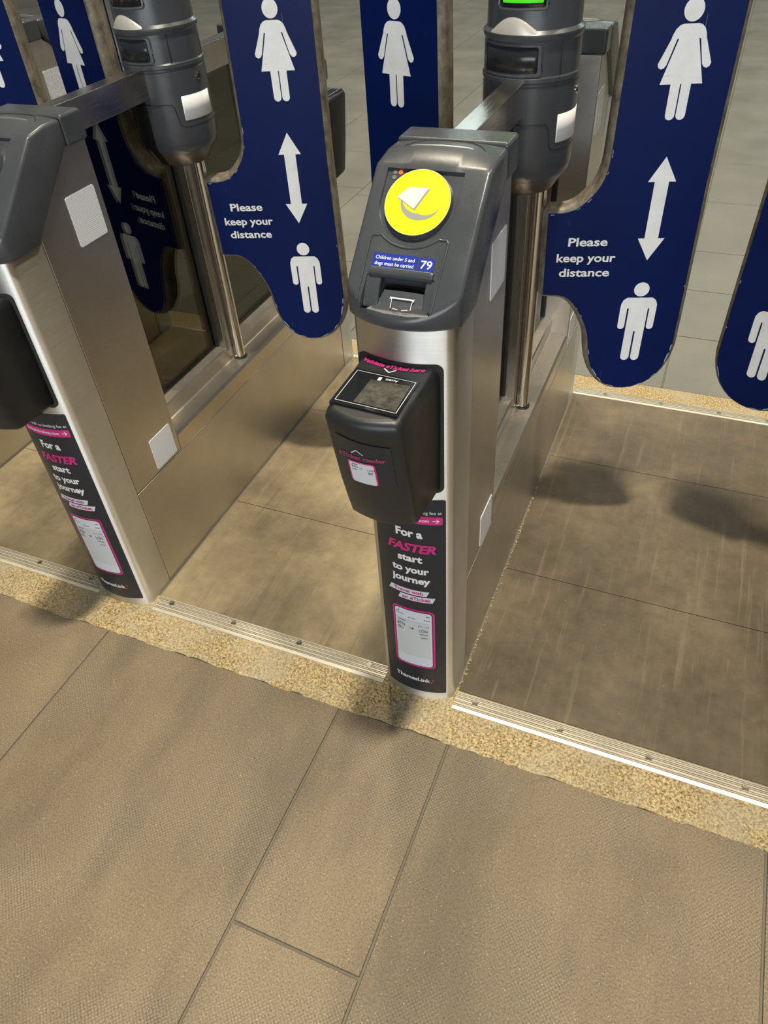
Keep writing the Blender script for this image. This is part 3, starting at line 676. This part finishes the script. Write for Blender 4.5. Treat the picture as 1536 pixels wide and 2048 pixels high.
PCX, PR = .012, .098
def pod(g):
    cyl = lambda off: (lambda a, z: (PCX+(PR+off)*sin(a), -(PR+off)*cos(a), z))
    P = lathe('display_pod', M['grey'], [(0, 1.028), (.083, 1.028), (.0935, 1.040), (.0975, 1.056), (PR, 1.09), (PR, 1.2135), (.0968, 1.2155), (.0968, 1.2195), (.0995, 1.222), (.0995, 1.229), (.0970, 1.232), (.0965, 1.290), (.0985, 1.293), (.1000, 1.297), (.1000, 1.303), (.0930, 1.309), (.0915, 1.40), (.0890, 1.50), (.080, 1.53), (0, 1.535)], PCX, 0, g, label='dark grey rounded display pod above the glass')
    lathe('pod_collar', M['floor_sheen'], [(0, .994), (.056, .994), (.066, 1.000), (.0835, 1.0285), (0, 1.0285)], PCX, 0, P)
    def patch(name, m, a0, a1, z0, z1, off, r, rad=None, label=None):
        R = PR; pts = rr(radians(a0)*R, z0, radians(a1)*R, z1, r, 4)
        f = lambda u, z: cyl(off)(u/R, z)
        o = sheet(name, m, [pts], f, P, cut=.006, smooth=True, label=label)
        so = o.modifiers.new('thick', 'SOLIDIFY'); so.thickness = .0016; so.offset = -1; return o
    patch('sensor_window', M['smoke'], -54, 20, 1.2385, 1.2835, -.0005, .005, label='glossy black sensor window')
    def loop(name, m, a0, a1, z0, z1, r, rad, off, n=6):
        base = rr(radians(a0)*PR, z0, radians(a1)*PR, z1, r, 5); pts = []
        for i in range(len(base)):
            p, q = Vector(base[i]), Vector(base[(i+1) % len(base)]); k = max(1, int((q-p).length/.01))
            for j in range(k): pts.append(tuple(p+(q-p)*j/k))
        pts.append(pts[0])
        return tube(name, m, [cyl(off)(u/PR, z) for u, z in pts], rad, 6, P)
    loop('window_frame', M['grey'], -58, 25, 1.2345, 1.2875, .007, .0020, -.001)
    loop('display_frame', M['grey'], -35, 28, 1.343, 1.412, .007, .0026, -.0065)
    patch('display_screen', M['green_led'], -28, 22, 1.3535, 1.405, -.0050, .002, label='small display lit green')
    patch('display_border', M['black_gloss'], -32, 25, 1.346, 1.410, -.0056, .004)
    # beacon
    bm = bmesh.new(); rows = []
    for i in range(25):
        t = i/24; a = radians(-54+82*t); h = .0345*sin(pi*t)**1.5; 
        row = []
        for j in range(7):
            k = j/6; rr_ = .1000-.0125*k**1.5*min(1, h/.006)-.0005; z = 1.3015+h*(sin(k*pi/2))
            row.append(bm.verts.new((PCX+rr_*sin(a), -rr_*cos(a), z)))
        row.append(bm.verts.new((PCX+.080*sin(a), -.080*cos(a), 1.3015+h))); row.append(bm.verts.new((PCX+.080*sin(a), -.080*cos(a), 1.3015)))
        rows.append(row)
    for a, b in zip(rows, rows[1:]):
        for k in range(8): bm.faces.new((a[k], b[k], b[k+1], a[k+1]))
    bmesh.ops.remove_doubles(bm, verts=bm.verts, dist=1e-5)
    link('status_beacon', bm_mesh(bm), M['dome'], P, smooth=True, ang=60, label='silver humped status beacon')
    patch('pod_marker', M['marker_white'], 50, 104, 1.1075, 1.1610, .0008, .003, label='white reflective marker on the pod')
    path = [(-20, 1.1475), (8, 1.1475), (30, 1.1475), (35, 1.1455), (38, 1.1400), (40, 1.118), (41, 1.105), (44, 1.097), (52, 1.0945), (75, 1.0945), (105, 1.0945), (140, 1.0945)]
    pts = []
    for (a, z), (b, w) in zip(path, path[1:]):
        k = max(1, int(abs(b-a)/4))
        for j in range(k): pts.append((a+(b-a)*j/k, z+(w-z)*j/k))
    tube('cover_seam', M['black'], [cyl(-.0004)(radians(a), z) for a, z in pts], .0012, 6, P)
    a = radians(86); c = Vector(cyl(0)(a, 1.195)); nrm = Vector((sin(a), -cos(a), 0))
    tube('lock', M['chrome'], [c-nrm*.003, c+nrm*.0015, c+nrm*.0012], [.0085, .0085, .006], 20, P)
    tube('lock_recess', M['black'], [c-nrm*.001, c+nrm*.0022], [.0048, .0046], 16, P)
    tube('pod_seam', M['black'], [(PCX+.0995*sin(radians(48)), -.0995*cos(radians(48)), 1.234), (PCX+.0972*sin(radians(48)), -.0972*cos(radians(48)), 1.262), (PCX+.0972*sin(radians(48)), -.0972*cos(radians(48)), 1.290)], .0011, 6, P)
    return P

def build_gate(x):
    g = empty('ticket_gate', (x, GY, 0))
    build_half(g)
    for ch in kids(g):
        c = copy_tree(ch, g); c.matrix_basis = Matrix.Rotation(pi, 4, 'Z') @ ch.matrix_basis
    box('base_panel', M['steel_side'], -.0895, .0895, -.6245, .6245, .0, .3425, g, bevel=.0025)
    led = [(-.0885, .3440), (-.0885, .392), (-.083, .4005), (-.0385, .4030), (-.0345, .4055), (-.0345, .447), (-.0310, .4515), (-.0075, .4575), (.0075, .4575), (.0310, .4515), (.0345, .447), (.0345, .4055), (.0385, .4030), (.083, .4005), (.0885, .392), (.0885, .3440)]
    prism('glass_ledge', M['steel_ledge'], list(reversed(led)), lambda a, b: (a, -.4180, b), lambda a, b: (a, .4180, b), g)
    # central post, with a slot for the glass
    box('centre_post', M['steel_post'], -.037, .037, -.047, .047, .44, 1.02, g, bevel=.002)
    for s in (1, -1):
        tube('pivot_pole', M['chrome'], [(s*.050, 0, .396), (s*.050, 0, 1.03)], .0165, 24, g)
        bm = bmesh.new(); n = 28
        b_tube(bm, [(s*.050+.0195*cos(2*pi*i/n), .0195*sin(2*pi*i/n), .4035) for i in range(n+1)], .0022, 6, False); link('pole_collar', bm_mesh(bm), M['black'], g, smooth=True)
        paddle(g, s)
    pod(g)
    return g

gate = build_gate(GATES[2])
tag(gate, 'steel ticket gate numbered 79 with yellow card pad, central in the photo', 'ticket gate', 'row of station ticket gates')
info = {0: 'steel ticket gate furthest left, mostly hidden behind blue paddles at the top left corner',
        1: 'steel ticket gate on the left, showing its broad side and smoked glass',
        3: 'ticket gate at the right edge, only its blue paddle in view'}
for i in (0, 1, 3):
    c = copy_tree(gate, None); c.location = (GATES[i], GY, 0); tag(c, info[i], 'ticket gate', 'row of station ticket gates')
    def each(o):
        for k in kids(o): yield k; yield from each(k)
    for o in each(c):
        if o.name.startswith('display_screen'):
            o.data = o.data.copy(); o.data.materials.clear(); o.data.materials.append(M['black_gloss']); o['label'] = 'small dark display'
# gate number belongs to the central gate only
hd = [o for o in kids(gate) if o.name.startswith('reader_head') and o.rotation_euler.z == 0][0]
sheet('gate_number', M['white'], text('79', .0290, .0205, .0125, .0185, 'C', .02), flat(.0013), hd, SL, label='white gate number 79')

# loose grit along the foot of gate 79 and on the mats
bm = bmesh.new(); rnd = random.Random(3)
def speck(x, y, r):
    bmesh.ops.create_icosphere(bm, subdivisions=1, radius=r, matrix=Matrix.Translation((x, y, .0038+r*.5)) @ Matrix.Scale(.6, 4, (0, 0, 1)))
for k in range(150):
    t = rnd.random()**1.3; speck(-.3135+rnd.gauss(0, .002), 1.0+t*.95, rnd.uniform(.0007, .0022))
for k in range(90): speck(rnd.uniform(-.30, .40), rnd.uniform(1.03, 2.38), rnd.uniform(.0005, .0013))
for k in range(50): speck(rnd.uniform(-1.2, -.52), rnd.uniform(1.03, 2.38), rnd.uniform(.0005, .0013))
o = tag(link('grit', bm_mesh(bm, False), plain('golden_grit', (.55, .40, .20), .6)), 'golden grit scattered along the foot of gate 79 and on the mats', 'grit'); o['kind'] = 'stuff'
